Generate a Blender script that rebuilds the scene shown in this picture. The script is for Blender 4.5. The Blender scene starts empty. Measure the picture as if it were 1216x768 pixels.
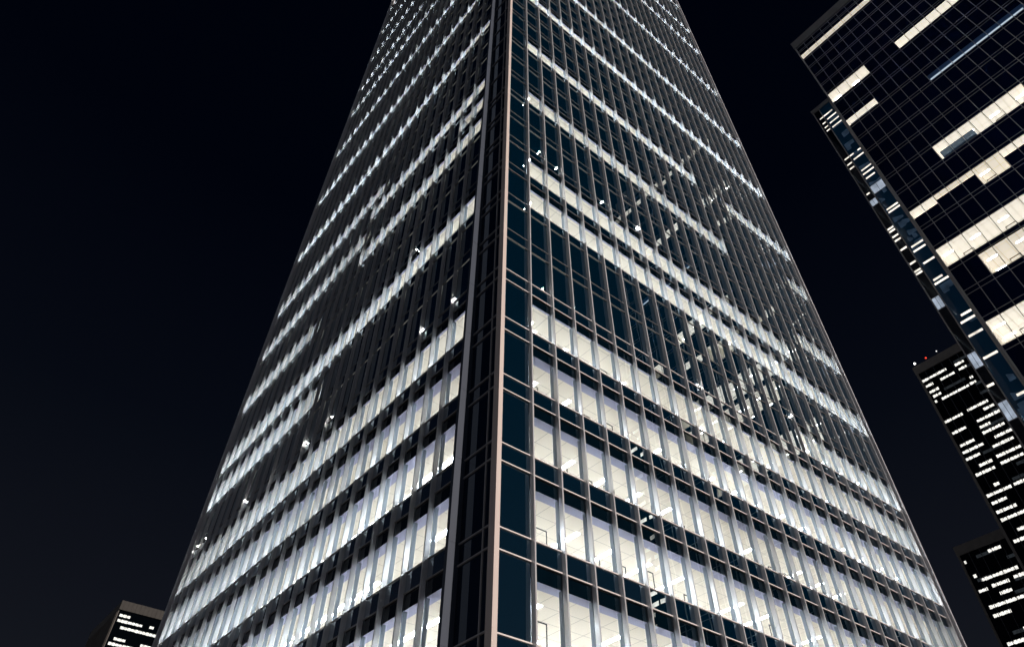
import bpy, math, random
import numpy as np
from mathutils import Matrix, Vector

random.seed(7)
S = bpy.context.scene
COL = S.collection
ZO = 11.47                       # height of the first sill above the street

# ------------------------------------------------------------------ camera
CAM = Vector((-14.7494, -20.0860, ZO - 9.8860))
CR = Vector((0.763819, -0.645282, -0.013811))
CU = Vector((-0.469657, -0.570354, 0.673883))
CF = Vector((0.442722, 0.508239, 0.738709))
cam_d = bpy.data.cameras.new('camera')
cam_d.sensor_width = 36.0
cam_d.lens = 826.90 / 1216 * 36
cam_d.shift_x = -0.02162
cam_d.shift_y = -0.03465
cam_d.clip_start = 0.1
cam_d.clip_end = 6000
cam = bpy.data.objects.new('camera', cam_d)
COL.objects.link(cam)
cam.matrix_world = Matrix(((CR.x, CU.x, -CF.x, CAM.x), (CR.y, CU.y, -CF.y, CAM.y),
                           (CR.z, CU.z, -CF.z, CAM.z), (0, 0, 0, 1)))
S.camera = cam

# ------------------------------------------------------------------ world: night sky with city glow at the horizon
w = bpy.data.worlds.new('World')
S.world = w
w.use_nodes = True
nt = w.node_tree
nt.nodes.clear()
tc = nt.nodes.new('ShaderNodeTexCoord')
sp = nt.nodes.new('ShaderNodeSeparateXYZ')
rp = nt.nodes.new('ShaderNodeValToRGB')
bg = nt.nodes.new('ShaderNodeBackground')
wo = nt.nodes.new('ShaderNodeOutputWorld')
nt.links.new(tc.outputs['Generated'], sp.inputs[0])
nt.links.new(sp.outputs['Z'], rp.inputs[0])
nt.links.new(rp.outputs[0], bg.inputs[0])
nt.links.new(bg.outputs[0], wo.inputs[0])
els = rp.color_ramp.elements
els[0].position = 0.0
els[0].color = (0.40, 0.41, 0.46, 1)
els[1].position = 1.0
els[1].color = (0.0001, 0.0006, 0.0028, 1)
for pos, c in ((0.14, (0.25, 0.26, 0.30, 1)), (0.23, (0.008, 0.0095, 0.0135, 1)), (0.36, (0.0052, 0.0063, 0.0102, 1)),
               (0.55, (0.0020, 0.0030, 0.0062, 1)), (0.78, (0.0003, 0.0009, 0.0033, 1))):
    e = els.new(pos)
    e.color = c
bg.inputs[1].default_value = 1.0

# ------------------------------------------------------------------ one dim warm key light
sun_d = bpy.data.lights.new('sun', 'SUN')
sun_d.energy = 2.8
sun_d.angle = math.radians(0.6)
sun_d.color = (1.0, 0.87, 0.80)
sun = bpy.data.objects.new('sun', sun_d)
COL.objects.link(sun)
az = math.radians(4)
el = math.radians(20)
to_sun = Vector((math.sin(az) * math.cos(el), -math.cos(az) * math.cos(el), math.sin(el)))
sun.rotation_euler = to_sun.to_track_quat('Z', 'Y').to_euler()

S.view_settings.view_transform = 'Standard'
S.view_settings.look = 'None'
S.view_settings.exposure = 0.0
S.view_settings.gamma = 1.0
S.view_settings.use_curve_mapping = False
S.render.engine = 'CYCLES'
S.cycles.max_bounces = 7
S.cycles.diffuse_bounces = 3
S.cycles.glossy_bounces = 4
S.cycles.transparent_max_bounces = 16
S.cycles.sample_clamp_indirect = 40.0
S.cycles.caustics_reflective = False
S.cycles.caustics_refractive = False
S.cycles.use_denoising = True
S.cycles.use_light_tree = True


# ------------------------------------------------------------------ helpers
class MB:
    def __init__(self, org=(0, 0, 0)):
        self.v, self.f, self.m, self.o = [], [], [], org

    def quad(self, a, b, c, d, m=0):
        n = len(self.v)
        self.v += [a, b, c, d]
        self.f.append((n, n + 1, n + 2, n + 3))
        self.m.append(m)

    def box(self, x0, x1, y0, y1, z0, z1, m=0, skip=''):
        n = len(self.v)
        self.v += [(x0, y0, z0), (x1, y0, z0), (x1, y1, z0), (x0, y1, z0),
                   (x0, y0, z1), (x1, y0, z1), (x1, y1, z1), (x0, y1, z1)]
        for key, fc in (('b', (0, 3, 2, 1)), ('t', (4, 5, 6, 7)), ('s', (0, 1, 5, 4)),
                        ('e', (1, 2, 6, 5)), ('n', (2, 3, 7, 6)), ('w', (3, 0, 4, 7))):
            if key not in skip:
                self.f.append(tuple(n + i for i in fc))
                self.m.append(m)

    def post(self, x0, x1, y0, y1, zs, g=0.012, gh=0.05, m=0):
        """upright bar in one piece with a shallow joint at every height in zs"""
        prof = []
        for i, z in enumerate(zs):
            if i in (0, len(zs) - 1):
                prof.append((z, 0))
            else:
                prof += [(z - gh / 2, 0), (z - gh / 2, g), (z + gh / 2, g), (z + gh / 2, 0)]
        n0 = len(self.v)
        for z, q in prof:
            self.v += [(x0 + q, y0 + q, z), (x1 - q, y0 + q, z), (x1 - q, y1 - q, z), (x0 + q, y1 - q, z)]
        for i in range(len(prof) - 1):
            a = n0 + 4 * i
            for j in range(4):
                k = (j + 1) % 4
                self.f.append((a + j, a + k, a + 4 + k, a + 4 + j))
                self.m.append(m)
        self.f.append((n0 + 3, n0 + 2, n0 + 1, n0))
        self.m.append(m)
        a = n0 + 4 * (len(prof) - 1)
        self.f.append((a, a + 1, a + 2, a + 3))
        self.m.append(m)

    def ball(self, c, r, m=0, nu=10, nv=6):
        n0 = len(self.v)
        for i in range(1, nv):
            t = math.pi * i / nv
            for j in range(nu):
                u = 2 * math.pi * j / nu
                self.v.append((c[0] + r * math.sin(t) * math.cos(u), c[1] + r * math.sin(t) * math.sin(u), c[2] + r * math.cos(t)))
        top = len(self.v)
        self.v += [(c[0], c[1], c[2] + r), (c[0], c[1], c[2] - r)]
        for i in range(nv - 2):
            for j in range(nu):
                k = (j + 1) % nu
                a = n0 + i * nu
                self.f.append((a + j, a + nu + j, a + nu + k, a + k))
                self.m.append(m)
        for j in range(nu):
            k = (j + 1) % nu
            self.f.append((top, n0 + j, n0 + k))
            self.f.append((top + 1, n0 + (nv - 2) * nu + k, n0 + (nv - 2) * nu + j))
            self.m += [m, m]

    def build(self, name, mats, parent=None, kind=None):
        me = bpy.data.meshes.new(name)
        off = parent_origin(parent)
        me.from_pydata([(a - off[0], b - off[1], c - off[2]) for a, b, c in self.v], [], self.f)
        for mt in (mats if isinstance(mats, (list, tuple)) else [mats]):
            me.materials.append(mt)
        if any(self.m):
            me.polygons.foreach_set('material_index', self.m)
        me.update()
        ob = bpy.data.objects.new(name, me)
        COL.objects.link(ob)
        if parent is not None:
            ob.parent = parent
        if kind:
            ob['kind'] = kind
        return ob


def parent_origin(p):
    o = [0, 0, 0]
    while p is not None:
        o = [o[i] + p.location[i] for i in range(3)]
        p = p.parent
    return o


def thing(name, loc, label, cat, group=None):
    o = bpy.data.objects.new(name, None)
    o.location = loc
    o.empty_display_size = 1
    COL.objects.link(o)
    o['label'] = label
    o['category'] = cat
    if group:
        o['group'] = group
    return o


def mat(name):
    m = bpy.data.materials.new(name)
    m.use_nodes = True
    t = m.node_tree
    t.nodes.clear()
    out = t.nodes.new('ShaderNodeOutputMaterial')
    return m, t, out


def N(t, typ, **kw):
    n = t.nodes.new(typ)
    for k, v in kw.items():
        if k in n.inputs.keys() if isinstance(k, str) else False:
            n.inputs[k].default_value = v
        else:
            setattr(n, k, v)
    return n


def wavy(t, scale, dist):
    """gentle bump for panes that are not optically flat"""
    tc = t.nodes.new('ShaderNodeTexCoord')
    no = t.nodes.new('ShaderNodeTexNoise')
    no.inputs['Scale'].default_value = scale
    no.inputs['Detail'].default_value = 1.5
    bu = t.nodes.new('ShaderNodeBump')
    bu.inputs['Strength'].default_value = 1.0
    bu.inputs['Distance'].default_value = dist
    t.links.new(tc.outputs['Object'], no.inputs['Vector'])
    t.links.new(no.outputs['Fac'], bu.inputs['Height'])
    return bu


def painted(name, col, rough=0.5, metal=0.0, var=0.12, scale=1.5, streak=(1, 1, 1), spec=0.5):
    m, t, out = mat(name)
    b = t.nodes.new('ShaderNodeBsdfPrincipled')
    b.inputs['Roughness'].default_value = rough
    b.inputs['Metallic'].default_value = metal
    b.inputs['Specular IOR Level'].default_value = spec
    tc = t.nodes.new('ShaderNodeTexCoord')
    mp = t.nodes.new('ShaderNodeMapping')
    mp.inputs['Scale'].default_value = streak
    no = t.nodes.new('ShaderNodeTexNoise')
    no.inputs['Scale'].default_value = scale
    no.inputs['Detail'].default_value = 4
    r = t.nodes.new('ShaderNodeValToRGB')
    lo = tuple(c * (1 - var) for c in col) + (1,)
    hi = tuple(min(1, c * (1 + var)) for c in col) + (1,)
    r.color_ramp.elements[0].position = 0.3
    r.color_ramp.elements[1].position = 0.7
    r.color_ramp.elements[0].color = lo
    r.color_ramp.elements[1].color = hi
    t.links.new(tc.outputs['Object'], mp.inputs[0])
    t.links.new(mp.outputs[0], no.inputs['Vector'])
    t.links.new(no.outputs['Fac'], r.inputs[0])
    t.links.new(r.outputs[0], b.inputs['Base Color'])
    t.links.new(b.outputs[0], out.inputs[0])
    return m


def clear_glass(name, tint, ior=1.75, scale=0.45, dist=0.004, coat=0.0):
    m, t, out = mat(name)
    bu = wavy(t, scale, dist)
    fr = t.nodes.new('ShaderNodeFresnel')
    fr.inputs['IOR'].default_value = ior
    tr = t.nodes.new('ShaderNodeBsdfTransparent')
    tr.inputs['Color'].default_value = tint + (1,)
    gl = t.nodes.new('ShaderNodeBsdfGlossy')
    gl.inputs['Roughness'].default_value = 0.0
    gl.inputs['Color'].default_value = (0.86, 0.94, 1, 1)
    mx = t.nodes.new('ShaderNodeMixShader')
    t.links.new(bu.outputs[0], gl.inputs['Normal'])
    mr = t.nodes.new('ShaderNodeMapRange')          # coated glass mirrors part of the light at every angle
    mr.inputs[3].default_value = coat
    mr.inputs[4].default_value = 1.0
    t.links.new(fr.outputs[0], mr.inputs[0])
    t.links.new(mr.outputs[0], mx.inputs[0])
    t.links.new(tr.outputs[0], mx.inputs[1])
    t.links.new(gl.outputs[0], mx.inputs[2])
    t.links.new(mx.outputs[0], out.inputs[0])
    return m


def dark_glass(name, col, ior=1.75, scale=0.45, dist=0.004, coat=0.0):
    m, t, out = mat(name)
    bu = wavy(t, scale, dist)
    fr = t.nodes.new('ShaderNodeFresnel')
    fr.inputs['IOR'].default_value = ior
    df = t.nodes.new('ShaderNodeBsdfDiffuse')
    df.inputs['Color'].default_value = col + (1,)
    gl = t.nodes.new('ShaderNodeBsdfGlossy')
    gl.inputs['Roughness'].default_value = 0.0
    gl.inputs['Color'].default_value = (0.86, 0.94, 1, 1)
    mx = t.nodes.new('ShaderNodeMixShader')
    t.links.new(bu.outputs[0], gl.inputs['Normal'])
    mr = t.nodes.new('ShaderNodeMapRange')          # coated glass mirrors part of the light at every angle
    mr.inputs[3].default_value = coat
    mr.inputs[4].default_value = 1.0
    t.links.new(fr.outputs[0], mr.inputs[0])
    t.links.new(mr.outputs[0], mx.inputs[0])
    t.links.new(df.outputs[0], mx.inputs[1])
    t.links.new(gl.outputs[0], mx.inputs[2])
    t.links.new(mx.outputs[0], out.inputs[0])
    return m


def lamp_mat(name, col, strength):
    m, t, out = mat(name)
    e = t.nodes.new('ShaderNodeEmission')
    e.inputs[0].default_value = col + (1,)
    e.inputs[1].default_value = strength
    t.links.new(e.outputs[0], out.inputs[0])
    return m


def lit_pane(name, col, strength):
    """a lit window or added glow seen from far away: blinds and fittings vary its glow"""
    m, t, out = mat(name)
    tc = t.nodes.new('ShaderNodeTexCoord')
    no = t.nodes.new('ShaderNodeTexNoise')
    no.inputs['Scale'].default_value = 0.9
    no.inputs['Detail'].default_value = 3
    mr = t.nodes.new('ShaderNodeMapRange')
    mr.inputs[1].default_value = 0.3
    mr.inputs[2].default_value = 0.7
    mr.inputs[3].default_value = strength * 0.55
    mr.inputs[4].default_value = strength * 1.3
    e = t.nodes.new('ShaderNodeEmission')
    e.inputs[0].default_value = col + (1,)
    t.links.new(tc.outputs['Object'], no.inputs['Vector'])
    t.links.new(no.outputs['Fac'], mr.inputs[0])
    t.links.new(mr.outputs[0], e.inputs[1])
    t.links.new(e.outputs[0], out.inputs[0])
    return m


def tiles(name, col, sx, sy, line=0.022, dark=0.62, glow=0.0):
    """ceiling tiles with added glow: a grid of thin joints, even room light put in as emission"""
    m, t, out = mat(name)
    b = t.nodes.new('ShaderNodeBsdfPrincipled')
    b.inputs['Roughness'].default_value = 0.9
    b.inputs['Specular IOR Level'].default_value = 0.1
    tc = t.nodes.new('ShaderNodeTexCoord')
    se = t.nodes.new('ShaderNodeSeparateXYZ')
    t.links.new(tc.outputs['Object'], se.inputs[0])
    prev = None
    for ax, s in (('X', sx), ('Y', sy)):
        d = t.nodes.new('ShaderNodeMath')
        d.operation = 'DIVIDE'
        d.inputs[1].default_value = s
        fr = t.nodes.new('ShaderNodeMath')
        fr.operation = 'FRACT'
        ls = t.nodes.new('ShaderNodeMath')
        ls.operation = 'LESS_THAN'
        ls.inputs[1].default_value = line / s
        t.links.new(se.outputs[ax], d.inputs[0])
        t.links.new(d.outputs[0], fr.inputs[0])
        t.links.new(fr.outputs[0], ls.inputs[0])
        if prev is None:
            prev = ls
        else:
            mx = t.nodes.new('ShaderNodeMath')
            mx.operation = 'MAXIMUM'
            t.links.new(prev.outputs[0], mx.inputs[0])
            t.links.new(ls.outputs[0], mx.inputs[1])
            prev = mx
    mc = t.nodes.new('ShaderNodeMix')
    mc.data_type = 'RGBA'
    mc.inputs[6].default_value = col + (1,)
    mc.inputs[7].default_value = tuple(c * dark for c in col) + (1,)
    t.links.new(prev.outputs[0], mc.inputs[0])
    t.links.new(mc.outputs[2], b.inputs['Base Color'])
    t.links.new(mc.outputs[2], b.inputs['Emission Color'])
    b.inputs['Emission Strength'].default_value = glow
    t.links.new(b.outputs[0], out.inputs[0])
    return m


M = {}
M['fin'] = painted('fin aluminium', (0.76, 0.765, 0.785), 0.32, 0.35, 0.07, 2.0, (3, 3, 0.25))
M['post'] = painted('corner post aluminium', (0.78, 0.68, 0.62), 0.5, 0.0, 0.05, 1.2, (2, 2, 0.3))
M['column'] = painted('column aluminium', (0.050, 0.068, 0.100), 0.5, 0.0, 0.06, 1.0, (2, 2, 0.4))
M['pier'] = painted('end pier aluminium', (0.72, 0.72, 0.76), 0.5, 0.0, 0.06, 1.0, (2, 2, 0.4))
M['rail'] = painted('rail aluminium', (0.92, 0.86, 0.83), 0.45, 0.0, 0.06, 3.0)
M['rail_high_shade'] = painted('rail aluminium shaded for height', (0.42, 0.39, 0.37), 0.5, 0.0, 0.08, 3.0)  # darker copy of the rail paint, stands for light fading with height
M['rail_left_shade'] = painted('rail aluminium shaded for left face', (0.42, 0.41, 0.42), 0.5, 0.0, 0.06, 3.0)  # darker copy of the rail paint, stands for shade on the left face
M['frame'] = painted('dark bronze frame', (0.012, 0.010, 0.009), 0.5, 0.0, 0.1)
M['gasket'] = painted('black gasket', (0.012, 0.012, 0.013), 0.6)
M['teal'] = dark_glass('dark teal glass', (0.0002, 0.036, 0.074), 2.2, 0.45, 0.003, 0.70)
M['corner'] = dark_glass('dark corner glass', (0.002, 0.010, 0.030), 1.5, 0.4, 0.003, 0.06)
M['clear'] = clear_glass('clear office glass', (0.97, 0.99, 0.99), 1.7, 0.45, 0.004, 0.10)
M['ceiling'] = tiles('ceiling tiles with added glow', (0.88, 0.80, 0.67), 1.215, 1.2, 0.028, 0.6, 0.30)  # emission added so the ceiling looks evenly lit, nothing lights it from behind
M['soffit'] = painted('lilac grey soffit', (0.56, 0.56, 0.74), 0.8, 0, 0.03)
M['jamb'] = painted('blue grey inner mullion', (0.30, 0.36, 0.43), 0.6, 0, 0.05, 1.0, (2, 2, 0.3))
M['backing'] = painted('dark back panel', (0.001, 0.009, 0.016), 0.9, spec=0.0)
M['carpet'] = painted('pale office floor', (0.56, 0.56, 0.57), 0.9, 0, 0.08, 0.6)
M['wall'] = painted('office wall paint', (0.78, 0.75, 0.68), 0.85, 0, 0.04, 0.4)
M['troffer'] = lamp_mat('fluorescent light', (0.90, 0.99, 1.08), 47.0)
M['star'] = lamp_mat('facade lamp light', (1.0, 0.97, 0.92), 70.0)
M['stone'] = painted('granite podium', (0.16, 0.15, 0.15), 0.5, 0, 0.2, 0.8)
M['roof'] = painted('roof gravel', (0.14, 0.14, 0.14), 0.9)

# ------------------------------------------------------------------ setting
g = MB()
g.quad((-3000, -3000, 0), (3000, -3000, 0), (3000, 3000, 0), (-3000, 3000, 0))
o = g.build('ground', painted('asphalt', (0.055, 0.055, 0.057), 0.8, 0, 0.25, 0.2))
o['kind'] = 'structure'
g = MB()
g.box(-9, 50, -9, 52, 0.0, 0.13, skip='b')
o = g.build('pavement', painted('pale plaza stone', (0.30, 0.29, 0.28), 0.7, 0, 0.15, 0.3))
o['kind'] = 'structure'


# ------------------------------------------------------------------ MAIN TOWER
def zk(k):
    k = float(k)
    if k <= 16:
        return ZO + 4 * k - 0.026 * k * (k - 1)
    return ZO + 4 * 16 - 0.026 * 16 * 15 + 3.08 * (k - 16)


KMIN, KMAX = -2, 44
W, D = 1.6430, 0.23
X0, Y0 = 2.380, 2.337
NX = 25                                    # fins 0..24 on either face
XE, YE = 41.95, 42.20                      # where the end piers start
XB, YB = 42.08, 42.34                        # outer ends
XC = 0.33                                  # set-back of the corner glazing
ZT = zk(KMAX) + 4.0
TILT = 0.0045


def spr(k):                                # spandrel height below sill k
    return 0.23 * (zk(k) - zk(k - 1))


def ceil(k):                               # ceiling height of the storey above sill k
    return zk(k + 1) - 0.395 * (zk(k + 1) - zk(k))


tower = thing('office_tower', (21, 22, 0), 'tall corner office tower with close vertical fins and many storeys lit white', 'skyscraper')


def xs(b):                                 # left and right glass edge of right-face bay b (-1 is the corner bay)
    a = 0.57 if b < 0 else X0 + W * b - 0.04
    e = X0 + W * (b + 1) - 0.04 if b < NX - 1 else XE
    return a, e


def ys(b):
    a = Y0 + W * b - 0.04
    e = Y0 + W * (b + 1) - 0.04 if b < NX - 1 else YE
    return a, e


zlist = [0.13] + [zk(k) for k in range(KMIN, KMAX + 1)] + [ZT]
for j in range(NX):
    m = MB()
    x = X0 + W * j
    m.post(x - 0.075, x, -D, 0.02, zlist)
    f = m.build('fin', M['fin'], tower)
    m = MB()
    m.box(x - 0.070, x - 0.005, 0.075, 0.27, 0.3, zk(KMAX))
    m.build('inner_mullion', M['jamb'], f)
for j in range(1, NX):
    m = MB()
    y = Y0 + W * j
    m.post(-D, 0.02, y - 0.075, y, zlist)
    f = m.build('fin', M['fin'], tower)
    m = MB()
    m.box(0.075, 0.27, y - 0.070, y - 0.005, 0.3, zk(KMAX))
    m.build('inner_mullion', M['jamb'], f)
m = MB()
m.post(0.27, 0.51, -0.25, 0.15, zlist, 0.004, 0.03)
m.build('corner_post', M['post'], tower)
m = MB()
m.post(-D, XC + 0.4, Y0 - 0.20, Y0, zlist, 0.008, 0.035)
m.build('column', M['column'], tower)
m = MB()
m.post(XE, XB, -0.45, 0.5, zlist, 0.008, 0.04)
m.build('end_pier', M['pier'], tower)
m = MB()
m.post(-0.45, 0.5, YE, YB, zlist, 0.008, 0.04)
m.build('end_pier', M['pier'], tower)
# recessed corner glazing on the left of the corner post
m = MB()
m.quad((XC, Y0 - 0.20, 0.13), (XC, 0.15, 0.13), (XC, 0.15, ZT), (XC, Y0 - 0.20, ZT))
m.build('corner_glazing', M['corner'], tower)
m = MB()
m.post(XC - 0.06, XC - 0.002, 0.50, 0.56, [0.13, ZT])
m.build('corner_mullion', M['rail_left_shade'], tower)

for k in range(KMIN, KMAX + 1):
    z1, z0 = zk(k), zk(k) - spr(k)
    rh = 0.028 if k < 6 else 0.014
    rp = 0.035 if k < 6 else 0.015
    rm = M['rail'] if k < 6 else M['rail_high_shade']  # upper rails take the darker paint in place of fading light
    m = MB()
    m.box(0.57, XE, 0.02, 0.40, z0 + 0.03, z1 - 0.03)
    band = m.build('spandrel_band', M['teal'], tower)
    for z in (z0, z1):
        m = MB()
        m.box(0.57, XE, -rp, 0.03, z - rh, z + rh)
        m.build('rail', rm, band)
    m = MB()
    m.box(0.02, 0.40, Y0, YE, z0 + 0.03, z1 - 0.03)
    band = m.build('spandrel_band', M['teal'], tower)
    for z in (z0, z1):
        m = MB()
        m.box(-rp, 0.03, Y0, YE, z - rh * 0.7, z + rh * 0.7)
        m.build('rail', M['rail_left_shade'], band)
    if k <= 40:
        for z in (z0, z1):
            m = MB()
            m.box(XC - 0.07, XC - 0.004, 0.15, Y0 - 0.20, z - 0.03, z + 0.03)
            if z == z1 or k < 12:
                m.build('corner_rail', M['rail_left_shade'], tower)

# back sides, roof and foot
m = MB()
m.box(XB - 0.02, XB + 0.3, 0.5, 44.3, 0.13, ZT)
m.build('side_wall', M['teal'], tower)
m = MB()
m.box(0.5, XB - 0.02, YB - 0.02, YB + 0.28, 0.13, ZT)
m.build('rear_wall', M['teal'], tower)
m = MB()
m.box(0.7, XB, 0.5, YB, ZT - 0.6, ZT - 0.1)
m.build('roof', M['roof'], tower)
m = MB()
m.box(0.70, XE, 0.45, 0.9, 0.13, zk(KMIN) - spr(KMIN))
m.build('podium_wall', M['stone'], tower)
m = MB()
m.box(0.45, 0.9, Y0, YE, 0.13, zk(KMIN) - spr(KMIN))
m.build('podium_wall', M['stone'], tower)

# which bays are lit: storey -> (right-face interval list, left-face interval list)
END = NX - 2
LIT = {0: ([(0, END)], [(0, END)]), 1: ([(0, END)], [(0, END)]), 2: ([(0, END)], [(0, END)]),
       3: ([(0, END)], [(0, END)]), 4: ([(0, END)], [(0, END)]),
       5: ([(16, END)], []), 6: ([], [(12, END)]), 7: ([(0, END)], [(0, END)]),
       8: ([(0, 17)], []), 9: ([(20, END)], [(15, END)]), 10: ([], [(0, 10)]),
       11: ([(0, 14)], [(0, 1), (11, END)]), 12: ([(22, END)], [(0, 10)]), 13: ([], [(10, END)]),
       14: ([(0, 13), (17, END)], []), 16: ([], [(0, END)]), 18: ([(0, END)], []), 20: ([], [(0, END)]), 22: ([(0, END)], []),
       24: ([], [(0, END)]), 27: ([(0, END)], []), 28: ([], [(8, END)]), 31: ([], [(12, END)]), 32: ([(0, END)], []),
       35: ([(0, END)], [(0, END)]), 39: ([(0, END)], [(0, END)]), 43: ([], [(0, END)])}


def isin(iv, b):
    return any(a <= b <= e for a, e in iv)


def proj(P):
    v = Vector(P) - CAM
    d = v.dot(CF)
    if d < 0.5:
        return None
    return (634.29 + 826.90 * v.dot(CR) / d, 341.86 - 826.90 * v.dot(CU) / d)


def shown(quad):
    q = [proj(P) for P in quad]
    if any(a is None for a in q):
        return 0
    cx = sum(a[0] for a in q) / 4
    cy = sum(a[1] for a in q) / 4
    if not (-10 < cx < 1226 and -10 < cy < 778):
        return 0
    return abs(sum(q[i][0] * q[(i + 1) % 4][1] - q[(i + 1) % 4][0] * q[i][1] for i in range(4))) / 2


panes = []
for k in range(KMIN, KMAX):
    za, zb = zk(k) + 0.028, zk(k + 1) - spr(k + 1) - 0.028
    R, L = LIT.get(k, ([], []))
    for b in range(-1, NX):
        a, e = xs(b)
        t1, t2, t3 = (random.gauss(0, TILT) for _ in range(3))
        q = [(a, 0.05 + t1, za), (e, 0.05 - t1 + t2, za), (e, 0.05 - t1 + t3, zb), (a, 0.05 + t1 + t3 - t2, zb)]
        lit = b >= 0 and isin(R, b)
        panes.append((shown(q) * (1 if lit else 0.8), lit, q))
    for b in range(0, NX):
        a, e = ys(b)
        t1, t2, t3 = (random.gauss(0, TILT) for _ in range(3))
        q = [(0.05 + t1, e, za), (0.05 - t1 + t2, a, za), (0.05 - t1 + t3, a, zb), (0.05 + t1 + t3 - t2, e, zb)]
        lit = isin(L, b)
        panes.append((shown(q) * (1 if lit else 0.8), lit, q))
panes.sort(key=lambda p: -p[0])
rest = MB()
for i, (sz, lit, q) in enumerate(panes):
    if i < 99:
        m = MB()
        m.quad(*q)
        m.build('window', M['clear'] if lit else M['teal'], tower)
    else:
        rest.quad(*q, m=0 if lit else 1)
rest.build('window', [M['clear'], M['teal']], tower, kind='stuff')

# rooms behind the lit storeys
DEP = 9.0
lamps = []


def walls(m, pts):
    for (x0, y0), (x1, y1), zf, zc in pts:
        m.quad((x0, y0, zf), (x1, y1, zf), (x1, y1, zc), (x0, y0, zc))


def storey(k, R, L):
    zf = zk(k) - 0.72 * spr(k)
    zc = ceil(k)
    zh = zk(k + 1) - spr(k + 1) + 0.03
    corner = bool(R) and bool(L) and R[0][0] == 0 and L[0][0] == 0
    rects = []
    wl = MB()
    yin = xin = 0.62 if k <= 3 else 0.20
    d0 = 2.6 if k <= 4 else 2.2 if k < 16 else 1.5
    lb, rb = 0.09, 0.09
    for i, (a, e) in enumerate(R):
        x0, x1 = xs(a)[0] + 0.02, xs(e)[1] - 0.02
        if corner and a == 0:
            x0 = 0.70
        rects.append((x0, x1, yin, DEP))
        walls(wl, [((x1, 0.1), (x1, DEP), zf, zh)])
        if not (corner and a == 0):
            walls(wl, [((x0, 0.1), (x0, DEP), zf, zh)])
        else:
            walls(wl, [((x0, 0.40), (x0, Y0), zf, zh)])
        bx = DEP if corner and a == 0 and ys(L[0][1])[1] > DEP + 1 else x0
        walls(wl, [((bx, DEP), (x1, DEP), zf, zh)])
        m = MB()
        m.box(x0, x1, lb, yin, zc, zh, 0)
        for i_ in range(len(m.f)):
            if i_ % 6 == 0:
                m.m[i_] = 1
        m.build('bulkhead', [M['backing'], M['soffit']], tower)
        x = x0 + 1.0
        r = 0
        while x < x1 - 0.3:
            for y in (d0, d0 + 2.9, 7.9):
                if k <= 4 and random.random() < 0.25:
                    continue
                lamps.append((k, [(x - 0.12, y + 1.0, zc - 0.015), (x + 0.12, y + 1.0, zc - 0.015), (x + 0.12, y - 1.0, zc - 0.015), (x - 0.12, y - 1.0, zc - 0.015)]))
            x += 2.43 if k < 12 else W
    for i, (a, e) in enumerate(L):
        y0, y1 = ys(a)[0] + 0.02, ys(e)[1] - 0.02
        cr = corner and a == 0
        ya = y0
        if cr:
            rects.append((xin, 0.70, y0, min(y1, DEP)))
            ya = DEP
        if not cr or y1 > DEP + 1:
            rects.append((xin, DEP, ya, y1))
            walls(wl, [((DEP, ya), (DEP, y1), zf, zh)])
        walls(wl, [((0.1, y1), (DEP if (not cr or y1 > DEP + 1) else 0.70, y1), zf, zh)])
        if not cr:
            walls(wl, [((0.1, y0), (DEP, y0), zf, zh)])
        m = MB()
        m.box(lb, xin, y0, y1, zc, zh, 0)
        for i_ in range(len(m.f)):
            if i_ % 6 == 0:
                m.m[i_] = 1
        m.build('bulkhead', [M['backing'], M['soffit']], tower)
        if not cr or y1 > DEP + 1:
            y = y0 + 1.4 if not cr else DEP + 1.2
            while y < y1 - 0.7:
                for x in (d0 - 0.6, d0 + 2.0, 7.4):
                    if k <= 4 and random.random() < 0.25:
                        continue
                    lamps.append((k, [(x - 0.12, y + 1.0, zc - 0.015), (x + 0.12, y + 1.0, zc - 0.015), (x + 0.12, y - 1.0, zc - 0.015), (x - 0.12, y - 1.0, zc - 0.015)]))
                y += 2.43 if k < 12 else W
            if cr:
                for y in (3.0, 5.43, 7.86):
                    pass
    wl.build('inner_wall', M['wall'], tower)
    cm, fm = MB(), MB()
    for x0, x1, y0, y1 in rects:
        cm.quad((x0, y0, zc), (x0, y1, zc), (x1, y1, zc), (x1, y0, zc))
        xa = 0.1 if x0 == xin else x0
        ya = 0.1 if y0 == yin else y0
        fm.quad((xa, ya, zf), (x1, ya, zf), (x1, y1, zf), (xa, y1, zf))
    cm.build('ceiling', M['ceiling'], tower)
    fm.build('office_floor', M['carpet'], tower)


for k in sorted(LIT):
    storey(k, *LIT[k])
lamps = [(shown(q), q) for _, q in lamps]
lamps.sort(key=lambda p: -p[0])
rest = MB()
for i, (sz, q) in enumerate(lamps):
    if i < 99:
        m = MB()
        m.quad(*q)
        m.build('ceiling_light', M['troffer'], tower)
    else:
        rest.quad(*q)
rest.build('ceiling_light', M['troffer'], tower, kind='stuff')

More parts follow.
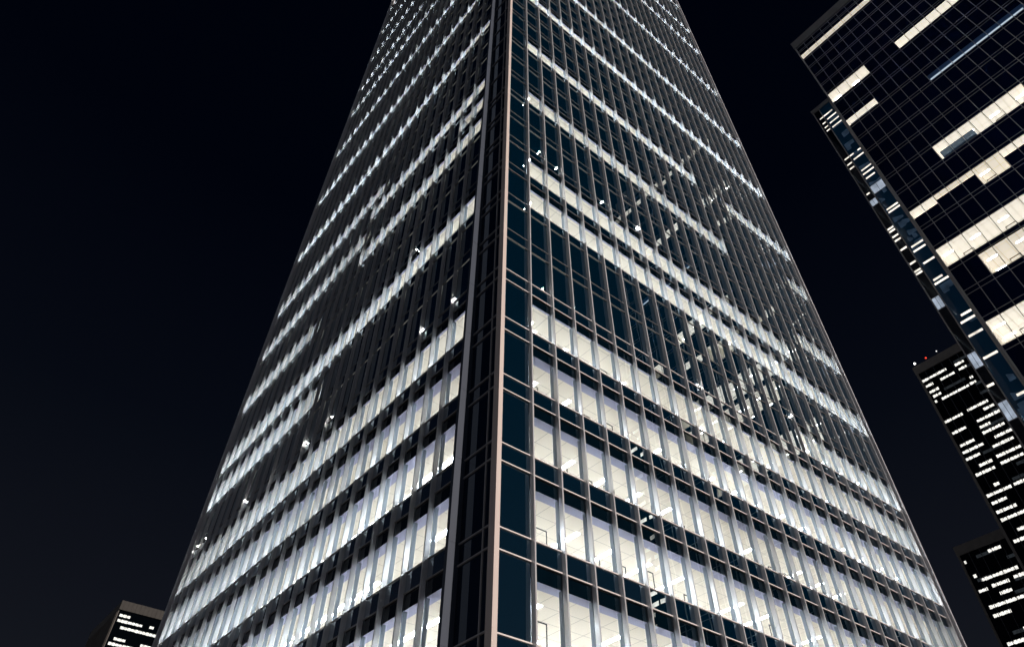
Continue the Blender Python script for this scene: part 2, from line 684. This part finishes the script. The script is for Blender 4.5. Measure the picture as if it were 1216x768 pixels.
# dark bracket-shaped desk screens standing just behind the glass
n_scr = 0
for k, nb in ((0, 12), (1, 12), (2, 14), (3, 12), (4, 9), (7, 5), (8, 4)):
    for b in range(nb):
        if random.random() < 0.35:
            continue
        a, e = xs(b)
        c = a + random.uniform(0.55, 0.95)
        h = zk(k) + random.uniform(0.95, 1.35)
        y = random.uniform(0.7, 1.0)
        zf = zk(k) - 0.72 * spr(k)
        m = MB()
        t = 0.035
        n = [(c, zf), (c, h), (c + 0.75, h), (c + 0.75, zf), (c + 0.75 - t, zf), (c + 0.75 - t, h - t), (c + t, h - t), (c + t, zf)]
        i0 = len(m.v)
        m.v += [(x, y, z) for x, z in n] + [(x, y + t, z) for x, z in n]
        m.f += [(0, 1, 6, 7), (1, 2, 5, 6), (2, 3, 4, 5)]
        m.f += [(15, 14, 9, 8), (14, 13, 10, 9), (13, 12, 11, 10)]
        m.f += [(i, i + 8, (i + 1) % 8 + 8, (i + 1) % 8) for i in range(8)]
        m.m += [0] * (len(m.f))
        m.build('screen_frame', M['frame'], tower)
        n_scr += 1

# small service lamps on the rails
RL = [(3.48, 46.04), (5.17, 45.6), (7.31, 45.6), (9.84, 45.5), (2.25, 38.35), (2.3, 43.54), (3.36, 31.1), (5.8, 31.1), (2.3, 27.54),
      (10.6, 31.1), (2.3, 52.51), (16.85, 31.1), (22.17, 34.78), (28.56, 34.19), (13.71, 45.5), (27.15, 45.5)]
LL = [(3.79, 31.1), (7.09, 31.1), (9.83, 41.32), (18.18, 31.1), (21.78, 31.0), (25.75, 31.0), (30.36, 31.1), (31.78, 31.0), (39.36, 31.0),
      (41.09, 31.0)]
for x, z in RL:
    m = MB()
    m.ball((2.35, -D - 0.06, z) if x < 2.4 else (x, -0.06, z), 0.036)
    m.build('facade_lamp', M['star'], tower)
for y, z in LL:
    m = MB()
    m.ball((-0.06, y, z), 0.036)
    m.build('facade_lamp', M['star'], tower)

# ------------------------------------------------------------------ RIGHT TOWER (glass grid)
XR, YN, YS = 60.0, -10.8, -38.6
SILL = [1.6, 5.6, 9.7, 13.9, 18.2, 22.5, 27.0, 31.7, 36.3, 40.7, 45.0, 49.4, 53.7, 57.6, 61.6, 65.6, 69.5, 73.3, 77.0, 80.6, 84.3, 87.8, 91.6,
        95.5, 98.9, 102.1, 105.6, 109.0, 112.2, 115.3]
SILL = [-7.4, -3.0] + SILL
SILL = [s + ZO for s in SILL]
HR = 119.1 + ZO
PB = 1.737
NB = 16
glass2 = dark_glass('navy curtain wall glass', (0.002, 0.008, 0.045), 1.45, 0.3, 0.004)
clear2 = clear_glass('curtain wall vision glass', (0.95, 0.95, 0.93), 1.45, 0.3, 0.006)
mull2 = painted('grey mullion', (0.55, 0.53, 0.52), 0.5, 0, 0.05)
para2 = painted('grey parapet cladding', (0.24, 0.24, 0.24), 0.6, 0, 0.1, 0.5)
room2 = tiles('cream office lining with added glow', (0.88, 0.825, 0.73), 1.5, 0.9, 0.07, 0.5, 0.98)  # emission added to the room ceilings in place of light falling on them
room3 = tiles('dimmer cream lining with added glow', (0.86, 0.79, 0.68), 1.5, 1.2, 0.07, 0.5, 0.80)  # same added ceiling emission, weaker
wall2 = painted('cream office wall', (0.80, 0.75, 0.66), 0.85, 0, 0.05, 0.5)
floor2 = painted('dim office carpet', (0.2, 0.19, 0.18), 0.9)
blue2 = painted('blue grey blind', (0.26, 0.36, 0.52), 0.7, 0, 0.1, 2.0, (1, 6, 1))
screen2 = painted('blue grey gloss screen', (0.16, 0.24, 0.36), 0.12, 0.3, 0.1, 1.0, (1, 1, 5))
lamp2 = lamp_mat('white tube light', (1.0, 0.97, 0.92), 26.0)
lamp3 = lamp_mat('pale blue tube light', (0.70, 0.85, 1.0), 0.75)
rt = thing('glass_tower', (XR + 14, (YN + YS) / 2, 0), 'dark glass tower at right gridded by thin grey mullions with cream lit rows', 'skyscraper')
yb = [YN - PB * i for i in range(NB + 1)]


def sill_index(z):
    return min(range(len(SILL)), key=lambda i: abs(SILL[i] - ZO - z))


# sill, bay from, bay to (exclusive), open part of the storey (0 bottom .. 1 top), blind kind
ROWS = [(112.2, 0, 16, 0.0, 0.62), (95.5, 0, 4, 0.0, 1.0), (95.5, 7, 13, 0.0, 0.8), (87.8, 0, 3, 0.0, 0.55), (84.3, 7, 15, 0.0, 0.5),
        (69.5, 4, 11, 0.0, 1.0), (61.6, 0, 2, 0.55, 1.0), (61.6, 2, 5, 0.72, 1.0), (61.6, 5, 7, 0.0, 1.0), (61.6, 7, 11, 0.6, 1.0), (53.7, 0, 12, 0.0, 1.0),
        (49.4, 2, 12, 0.0, 0.95), (40.7, 0, 10, 0.0, 1.0), (65.6, 12, 14, 0, 0.9)]
openb = {}
for s, b0, b1, f0, f1 in ROWS:
    i = sill_index(s)
    for b in range(b0, b1):
        openb[(i, b)] = (f0, f1)
TH = 0.16                                   # spandrel share of a storey
dark = MB()
tops = SILL[1:] + [HR - 2.3]
for i, z0 in enumerate(SILL):
    z1 = tops[i]
    zs_ = z1 - TH * (z1 - z0)
    for b in range(NB):
        y1, y0 = yb[b], yb[b + 1]
        dark.quad((XR, y1, zs_), (XR, y0, zs_), (XR, y0, z1), (XR, y1, z1))
        if (i, b) in openb:
            f0, f1 = openb[(i, b)]
            za, zb = z0 + f0 * (zs_ - z0), z0 + f1 * (zs_ - z0)
            if f0 > 0:
                dark.quad((XR, y1, z0), (XR, y0, z0), (XR, y0, za), (XR, y1, za))
            if f1 < 1:
                dark.quad((XR, y1, zb), (XR, y0, zb), (XR, y0, zs_), (XR, y1, zs_))
        else:
            t1, t2 = random.gauss(0, .006), random.gauss(0, .006)
            dark.quad((XR + t1, y1, z0), (XR - t1, y0, z0), (XR - t1 + t2, y0, zs_), (XR + t1 + t2, y1, zs_))
dark.build('dark_window', glass2, rt, kind='stuff')
m = MB()
m.box(XR + 9.0, XR + 28, YS, YN, 0.13, HR - 2.3)
m.build('tower_body', glass2, rt)
m = MB()
m.box(XR + 0.02, XR + 9.0, YN - 0.03, YN + 0.03, 0.13, HR - 2.3)
m.build('side_glazing', glass2, rt)
m = MB()
m.box(XR + 0.02, XR + 9.0, YS - 0.03, YS + 0.03, 0.13, HR - 2.3)
m.build('side_glazing', glass2, rt)
m = MB()
m.box(XR - 0.25, XR + 28.2, YS - 0.2, YN + 0.2, HR - 2.3, HR)
m.build('parapet', para2, rt)
for b in range(NB + 1):
    m = MB()
    wd = 0.11 if b in (0, NB) else 0.04
    m.box(XR - 0.14, XR - 0.012, yb[b] - wd, yb[b] + wd, 0.13, HR - 2.3)
    m.build('mullion', mull2, rt)
for i, z0 in enumerate(SILL):
    for z in (z0, tops[i] - TH * (tops[i] - z0)):
        m = MB()
        m.box(XR - 0.09, XR - 0.010, YS, YN, z - 0.028, z + 0.028)
        m.build('transom', mull2, rt)
for s, b0, b1, f0, f1 in ROWS:
    i = sill_index(s)
    z0, z1 = SILL[i], tops[i]
    zs_ = z1 - TH * (z1 - z0)
    za, zb = z0 + f0 * (zs_ - z0), z0 + f1 * (zs_ - z0)
    y1, y0 = yb[b0] - 0.04, yb[b1] + 0.04
    zf, zc = z0 + 0.02, max(zb, zs_ - 0.15)
    if f1 < 0.9:
        zc = zb
    x1 = XR + 8.0
    m = MB()
    m.quad((XR + .03, y1, zf), (XR + .03, y0, zf), (x1, y0, zf), (x1, y1, zf))
    m.quad((XR + .03, y1, zc), (x1, y1, zc), (x1, y0, zc), (XR + .03, y0, zc))
    m.quad((x1, y1, zf), (x1, y0, zf), (x1, y0, zc), (x1, y1, zc))
    m.quad((XR + .03, y1, zf), (x1, y1, zf), (x1, y1, zc), (XR + .03, y1, zc))
    m.quad((XR + .03, y0, zf), (XR + .03, y0, zc), (x1, y0, zc), (x1, y0, zf))
    bluish = s in (84.3,)
    m.m = [1, 0, 2, 2, 2]
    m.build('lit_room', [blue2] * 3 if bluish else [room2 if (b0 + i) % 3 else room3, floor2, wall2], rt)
    y = y1 - 0.9
    if bluish:
        m = MB()
        m.quad((XR + 0.75, y1 - 0.1, zc - 0.02), (XR + 2.1, y1 - 0.1, zc - 0.02), (XR + 2.1, y0 + 0.1, zc - 0.02), (XR + 0.75, y0 + 0.1, zc - 0.02))
        m.build('tube_light', lamp3, rt)
        y = -1e3
    while y > y0 + 0.5:
        for xx in ((XR + 1.7, XR + 4.2, XR + 6.4) if not bluish else (XR + 0.9, XR + 3.2)):
            m = MB()
            m.quad((xx - 0.13, y + 0.6, zc - 0.02), (xx + 0.13, y + 0.6, zc - 0.02), (xx + 0.13, y - 0.6, zc - 0.02), (xx - 0.13, y - 0.6, zc - 0.02))
            m.build('tube_light', lamp2, rt)
        y -= (1 if bluish else 2) * PB
    for b in range(b0, b1):
        m = MB()
        m.quad((XR + 0.005, yb[b], za), (XR + 0.005, yb[b + 1], za), (XR + 0.005, yb[b + 1], zb), (XR + 0.005, yb[b], zb))
        m.build('window', clear2, rt)
# blue grey screens standing in two of the lit rows
for s, b0, b1, hh in ((69.5, 4, 7, 0.55), (87.8, 0, 3, 0.25)):
    i = sill_index(s)
    m = MB()
    m.box(XR + 0.5, XR + 0.58, yb[b1] + 0.3, yb[b0] - 0.3, SILL[i] + 0.05, SILL[i] + hh * (tops[i] - SILL[i]))
    m.build('screen', screen2, rt)
# a few dark frames inside the biggest lit rooms
for s, bays in ((40.7, (1, 3, 5)), (53.7, (1, 4, 6, 8)), (49.4, (3, 5)), (69.5, (5, 8)), (61.6, (5,))):
    z0 = SILL[sill_index(s)]
    for b in bays:
        y = yb[b] - 0.5
        m = MB()
        t = 0.07
        n = [(y, z0), (y, z0 + 1.6), (y - 1.3, z0 + 1.6), (y - 1.3, z0), (y - 1.3 + t, z0), (y - 1.3 + t, z0 + 1.6 - t), (y - t, z0 + 1.6 - t), (y - t, z0)]
        m.v += [(XR + 1.2, a, c) for a, c in n] + [(XR + 1.2 + t, a, c) for a, c in n]
        m.f += [(0, 1, 6, 7), (1, 2, 5, 6), (2, 3, 4, 5), (15, 14, 9, 8), (14, 13, 10, 9), (13, 12, 11, 10)]
        m.f += [(i, i + 8, (i + 1) % 8 + 8, (i + 1) % 8) for i in range(8)]
        m.m += [0] * len(m.f)
        m.build('screen_frame', M['frame'], rt)

# ------------------------------------------------------------------ SLIM TOWER beside it
glass3 = dark_glass('deep teal annex glass', (0.02, 0.11, 0.23), 1.5, 0.25, 0.006)
glass3b = dark_glass('black annex glass', (0.002, 0.006, 0.02), 1.3, 0.25, 0.004)
cream = lit_pane('cream window light', (1.0, 0.94, 0.82), 1.25)
icy = lit_pane('icy window light', (0.70, 0.82, 1.0), 0.5)
dimb = lit_pane('dim blue reflection glow', (0.25, 0.45, 0.75), 0.07)  # emissive patches painted in for blue reflections on the glass
an = thing('slim_tower', (XR + 6, -9, 0), 'slim teal glass tower against the left side of the gridded glass tower', 'tower')
XA = XR + 0.3
ZA = 98.0 + ZO
YA, YM = -7.3, -8.45
m = MB()
m.box(XA, XA + 22, YN + 0.15, YM, 0.13, ZA - 1.0)
m.build('glass_face', glass3, an)
m = MB()
m.box(XA, XA + 22, YM, YA, 0.13, ZA - 1.0)
m.build('dark_glass_face', glass3b, an)
m = MB()
m.box(XA - 0.15, XA + 22.2, YN + 0.15, YA + 0.12, ZA - 1.0, ZA)
m.build('parapet', para2, an)
for y, wd in ((YA - 0.06, 0.07), (YM, 0.06), (YN + 0.28, 0.10)):
    m = MB()
    m.box(XA - 0.16, XA - 0.004, y - wd, y + wd, 0.13, ZA - 1.0)
    m.build('mullion', mull2, an)
DASH = [(-7.74, -10.13, 106.17), (-7.73, -8.3, 104.62), (-8.7, -10.4, 104.9), (-7.68, -8.3, 103.43), (-8.7, -10.4, 103.6), (-7.68, -8.3, 102.4), (-8.7, -10.4, 102.3),
        (-7.61, -9.19, 93.73), (-9.88, -10.4, 93.73), (-7.51, -8.3, 92.3), (-8.7, -10.4, 92.5), (-7.53, -8.27, 91.2), (-8.74, -10.36, 89.34), (-8.64, -10.4, 88.41),
        (-8.69, -10.13, 87.3), (-7.59, -8.09, 84.43), (-8.71, -10.38, 79.53), (-8.71, -10.4, 78.87), (-7.45, -8.3, 76.26), (-7.45, -8.3, 75.69), (-7.45, -8.3, 74.58),
        (-7.45, -8.3, 73.76), (-7.45, -8.3, 71.87), (-8.74, -10.34, 71.32), (-8.65, -10.3, 70.43), (-7.5, -8.3, 69.02), (-8.87, -10.33, 67.92),
        (-7.45, -8.3, 67.52), (-7.45, -8.3, 67.04), (-8.76, -9.94, 64.84), (-8.64, -10.4, 64.19), (-9.16, -10.4, 58.39), (-8.7, -10.39, 57.48),
        (-8.62, -10.26, 55.42), (-8.65, -10.24, 52.07), (-7.45, -8.21, 48.89), (-9.39, -10.4, 46.52)]
for y1, y0, z in DASH:
    m = MB()
    h = 0.16
    m.quad((XA - 0.012, y1, z - h), (XA - 0.012, y0, z - h), (XA - 0.012, y0, z + h), (XA - 0.012, y1, z + h))
    m.build('window', cream, an)
for i in range(30):
    z = random.uniform(36, 105)
    y1 = random.choice((-8.7, -8.95, -9.3, -9.6))
    y0 = max(-10.4, y1 - random.uniform(0.5, 1.6))
    m = MB()
    m.quad((XA - 0.008, y1, z), (XA - 0.008, y0, z), (XA - 0.008, y0, z + random.uniform(.3, 1.3)), (XA - 0.008, y1, z + 1.0))
    m.build('blue_reflection', dimb, an)
for y1, y0, z0, z1 in ((-8.55, -10.35, 72.1, 73.8), (-7.45, -8.35, 70.2, 71.4), (-7.45, -8.35, 49.2, 51.0), (-7.45, -8.35, 39.9, 41.9), (-7.45, -8.35, 32.9, 35.1)):
    z0 += ZO
    z1 += ZO
    m = MB()
    m.box(XA - 0.05, XA - 0.013, y0 - 0.06, y1 + 0.06, z0 - 0.08, z1 + 0.08)
    bx = m.build('bay_frame', mull2, an)
    m = MB()
    m.quad((XA - 0.06, y1, z0), (XA - 0.06, y0, z0), (XA - 0.06, y0, z1), (XA - 0.06, y1, z1))
    m.build('lit_pane', icy, bx)
    m = MB()
    m.box(XA - 0.09, XA - 0.062, (y0 + y1) / 2 - 0.02, (y0 + y1) / 2 + 0.02, z0, z1)
    m.build('pane_bar', M['frame'], bx)

# a second slim tower south of the glass tower: outside the frame, seen as dashes of light mirrored in the main tower
sn = thing('slim_tower', (XR + 6, YS - 3, 0), 'slim dark tower seen only as bright dashes mirrored in the main tower', 'tower')
m = MB()
m.box(XA, XA + 20, YS - 5.0, YS - 0.3, 0.13, 60 + ZO)
m.build('glass_face', glass3b, sn)
m = MB()
m.box(XA - 0.15, XA + 20.2, YS - 5.1, YS - 0.25, 60 + ZO, 61 + ZO)
m.build('parapet', para2, sn)
z = 14.0 + ZO
while z < 59 + ZO:
    for ya in (YS - 0.6, YS - 2.9):
        if random.random() < 0.62:
            m = MB()
            ln = random.uniform(1.0, 2.0)
            m.quad((XA - 0.012, ya, z - 0.3), (XA - 0.012, ya - ln, z - 0.3), (XA - 0.012, ya - ln, z + 0.3), (XA - 0.012, ya, z + 0.3))
            m.build('window', cream, sn)
    z += 1.55

# ------------------------------------------------------------------ FAR TOWERS
white = lit_pane('white far window light', (1.0, 0.97, 0.90), 1.2)
para3 = painted('brown grey parapet', (0.20, 0.185, 0.165), 0.8, 0, 0.12, 0.4)
rib4 = painted('black rib', (0.05, 0.055, 0.065), 0.6, 0, 0.1)
dimw = lit_pane('dim far window light', (0.55, 0.65, 0.75), 0.035)
para4 = painted('dark brown parapet', (0.055, 0.052, 0.047), 0.8, 0, 0.12, 0.4)
glass4 = dark_glass('black far glass', (0.0012, 0.0022, 0.0035), 1.45, 0.2, 0.01)
side4 = painted('brown concrete side', (0.13, 0.12, 0.11), 0.85, 0, 0.15, 0.2)


def far_tower(root, X, ya, yb_, H, ph, rows, cell, h, pitch=0):
    """tower whose lit face looks towards -x; ya is its far corner, yb_ its near one"""
    m = MB()
    m.box(X, X + 40, yb_, ya, 0.13, H - ph)
    m.build('tower_body', glass4, root)
    m = MB()
    m.box(X - 0.5, X + 40.5, yb_ - 0.5, ya + 0.5, H - ph, H)
    m.build('parapet', para3, root)
    m = MB()
    m.box(X - 0.5, X - 0.02, ya - 0.7, ya + 0.3, 0.13, H - ph)
    m.build('corner_trim', para3, root)
    y = ya - cell * 3
    while y > yb_:
        m = MB()
        m.box(X - 0.18, X - 0.02, y - 0.13, y + 0.13, 0.13, H - ph)
        m.build('mullion', rib4, root)
        y -= cell * 3
    for i in range(14):
        z = H - 8 - i * 5.1
        y1 = random.uniform(yb_ + 20, ya - 2)
        m = MB()
        y2 = y1 - random.uniform(4, 12)
        m.quad((X - 0.025, y1, z - h), (X - 0.025, y2, z - h), (X - 0.025, y2, z + h), (X - 0.025, y1, z + h))
        m.build('dim_window_row', dimw, root)
    for y1, y0, z in rows:
        n = max(1, round((y1 - y0) / cell))
        c = (y1 - y0) / n
        m = MB()
        for i in range(n):
            a = y1 - c * i
            hh = h * random.uniform(0.85, 1.1)
            m.quad((X - 0.03, a - 0.12 * c, z - hh), (X - 0.03, a - 0.88 * c, z - hh), (X - 0.03, a - 0.88 * c, z + hh), (X - 0.03, a - 0.12 * c, z + hh))
            if n > 1 and i < n - 1:
                m.quad((X - 0.03, a - 0.88 * c, z - hh * .8), (X - 0.03, a - 1.12 * c, z - hh * .8), (X - 0.03, a - 1.12 * c, z + hh * .5), (X - 0.03, a - 0.88 * c, z + hh * .5))
        m.build('window_row', white, root)


FAR_A = [(56.1, 43.6, 217.9), (39.9, 35.2, 217.3), (55.8, 51.9, 214.5), (39.4, 35.3, 214.3), (48.5, 41.3, 214.2), (55.6, 50.8, 210.8),
         (55.1, 50.9, 208.0), (37.3, 35.3, 207.9), (55.5, 54.2, 205.2), (38.5, 35.3, 205.1), (52.2, 38.8, 204.9), (45.2, 35.4, 194.0),
         (56.1, 47.3, 193.7), (39.2, 34.2, 191.0), (44.0, 33.5, 187.3), (55.6, 48.9, 187.2), (44.3, 39.3, 184.1), (44.5, 34.6, 181.2),
         (55.2, 48.4, 180.3), (41.2, 33.5, 177.3), (55.7, 46.1, 176.9), (43.8, 34.6, 173.8), (55.8, 49.3, 173.5), (44.6, 33.9, 169.2),
         (52.3, 46.3, 168.7), (44.4, 34.6, 165.8), (55.4, 46.8, 165.5), (51.0, 48.4, 158.7), (44.2, 36.3, 155.7), (55.6, 45.0, 155.6),
         (55.3, 48.8, 152.0), (55.4, 46.9, 148.0), (55.3, 42.2, 144.5), (51.6, 45.1, 138.9), (55.0, 47.0, 135.2), (50.0, 40.0, 131.4)]
FAR_B = [(83.0, 76.4, 163.0), (95.5, 94.2, 162.0), (94.5, 92.6, 154.6), (91.9, 73.9, 151.9), (78.1, 72.3, 148.4), (88.7, 80.1, 147.9),
         (95.3, 90.6, 147.5), (87.0, 80.8, 143.8), (94.2, 75.9, 139.6), (94.3, 85.6, 135.6), (84.7, 76.7, 127.2), (94.2, 86.2, 123.1)]
fa = thing('high_rise', (300, 44, 0), 'dark distant tower with scattered white window rows and a red roof beacon', 'skyscraper')
far_tower(fa, 300.0, 56.6, 8.0, 227.0, 4.6, FAR_A, 1.35, 0.66)
for (x, y, z), r, name, mt in (((299.4, 54.9, 228.4), 0.5, 'beacon_lamp', lamp_mat('white beacon', (1, .97, .92), 6)),
                               ((299.4, 49.1, 228.2), 0.42, 'beacon_lamp', lamp_mat('red beacon', (1, .06, .03), 1.6)),
                               ((299.4, 43.4, 228.6), 0.3, 'beacon_lamp', lamp_mat('small white beacon', (1, .98, .95), 1.6))):
    m = MB()
    m.ball((x, y, z), r, 0, 12, 8)
    b = m.build(name, mt, fa)
    m = MB()
    m.box(x - 0.1, x + 0.1, y - 0.1, y + 0.1, 226.9, z - r * 0.8)
    m.build('stem', M['gasket'], b)
fb = thing('high_rise', (365, 75, 0), 'dark distant tower with a plain brown parapet, lower right corner', 'skyscraper')
far_tower(fb, 365.0, 96.7, 55.0, 170.5, 4.8, FAR_B, 1.75, 0.74)

lt = thing('block_tower', (80, 440, 0), 'brown concrete block tower left of the main tower, white lit windows under its parapet', 'tower')
XL, YL, HL = 63.4, 420.0, 172.5
m = MB()
m.box(XL, XL + 60, YL, YL + 54, 0.13, HL - 4.8)
m.build('tower_body', glass4, lt)
m = MB()
m.box(XL - 0.6, XL + 60.5, YL - 0.6, YL + 54, HL - 4.8, HL)
m.build('parapet', para4, lt)
m = MB()
m.box(XL - 0.5, XL - 0.02, YL + 0.4, YL + 54, 0.13, HL - 4.82)
m.build('side_wall', side4, lt)
for i in range(26):
    m = MB()
    x = XL + 1.1 + i * 2.2
    m.box(x - 0.1, x + 0.1, YL - 0.85, YL - 0.6, HL - 4.7, HL - 0.02)
    m.build('parapet_rib', para4, lt)
for i in range(24):
    m = MB()
    y = YL + 2 + i * 2.2
    m.box(XL - 0.75, XL - 0.5, y - 0.25, y + 0.25, 0.13, HL - 4.9)
    m.build('side_rib', side4, lt)
for x0, x1, z in [(64.1, 70.1, 165.1), (64.1, 77.6, 162.4), (81.0, 83.9, 162.8), (66.8, 86.4, 159.2), (65.9, 72.3, 153.3), (64.2, 77.3, 150.6),
                  (80.0, 86.0, 153.0), (70.0, 84.0, 147.5), (66.0, 74.0, 144.0)]:
    n = max(1, round((x1 - x0) / 2.0))
    c = (x1 - x0) / n
    m = MB()
    for i in range(n):
        a = x0 + c * i
        hh = 0.72 * random.uniform(0.8, 1.1)
        m.quad((a + .1 * c, YL - 0.03, z - hh), (a + .9 * c, YL - 0.03, z - hh), (a + .9 * c, YL - 0.03, z + hh), (a + .1 * c, YL - 0.03, z + hh))
        if i < n - 1:
            m.quad((a + .9 * c, YL - 0.03, z - hh * .7), (a + 1.1 * c, YL - 0.03, z - hh * .7), (a + 1.1 * c, YL - 0.03, z + hh * .5), (a + .9 * c, YL - 0.03, z + hh * .5))
    m.build('window_row', white, lt)
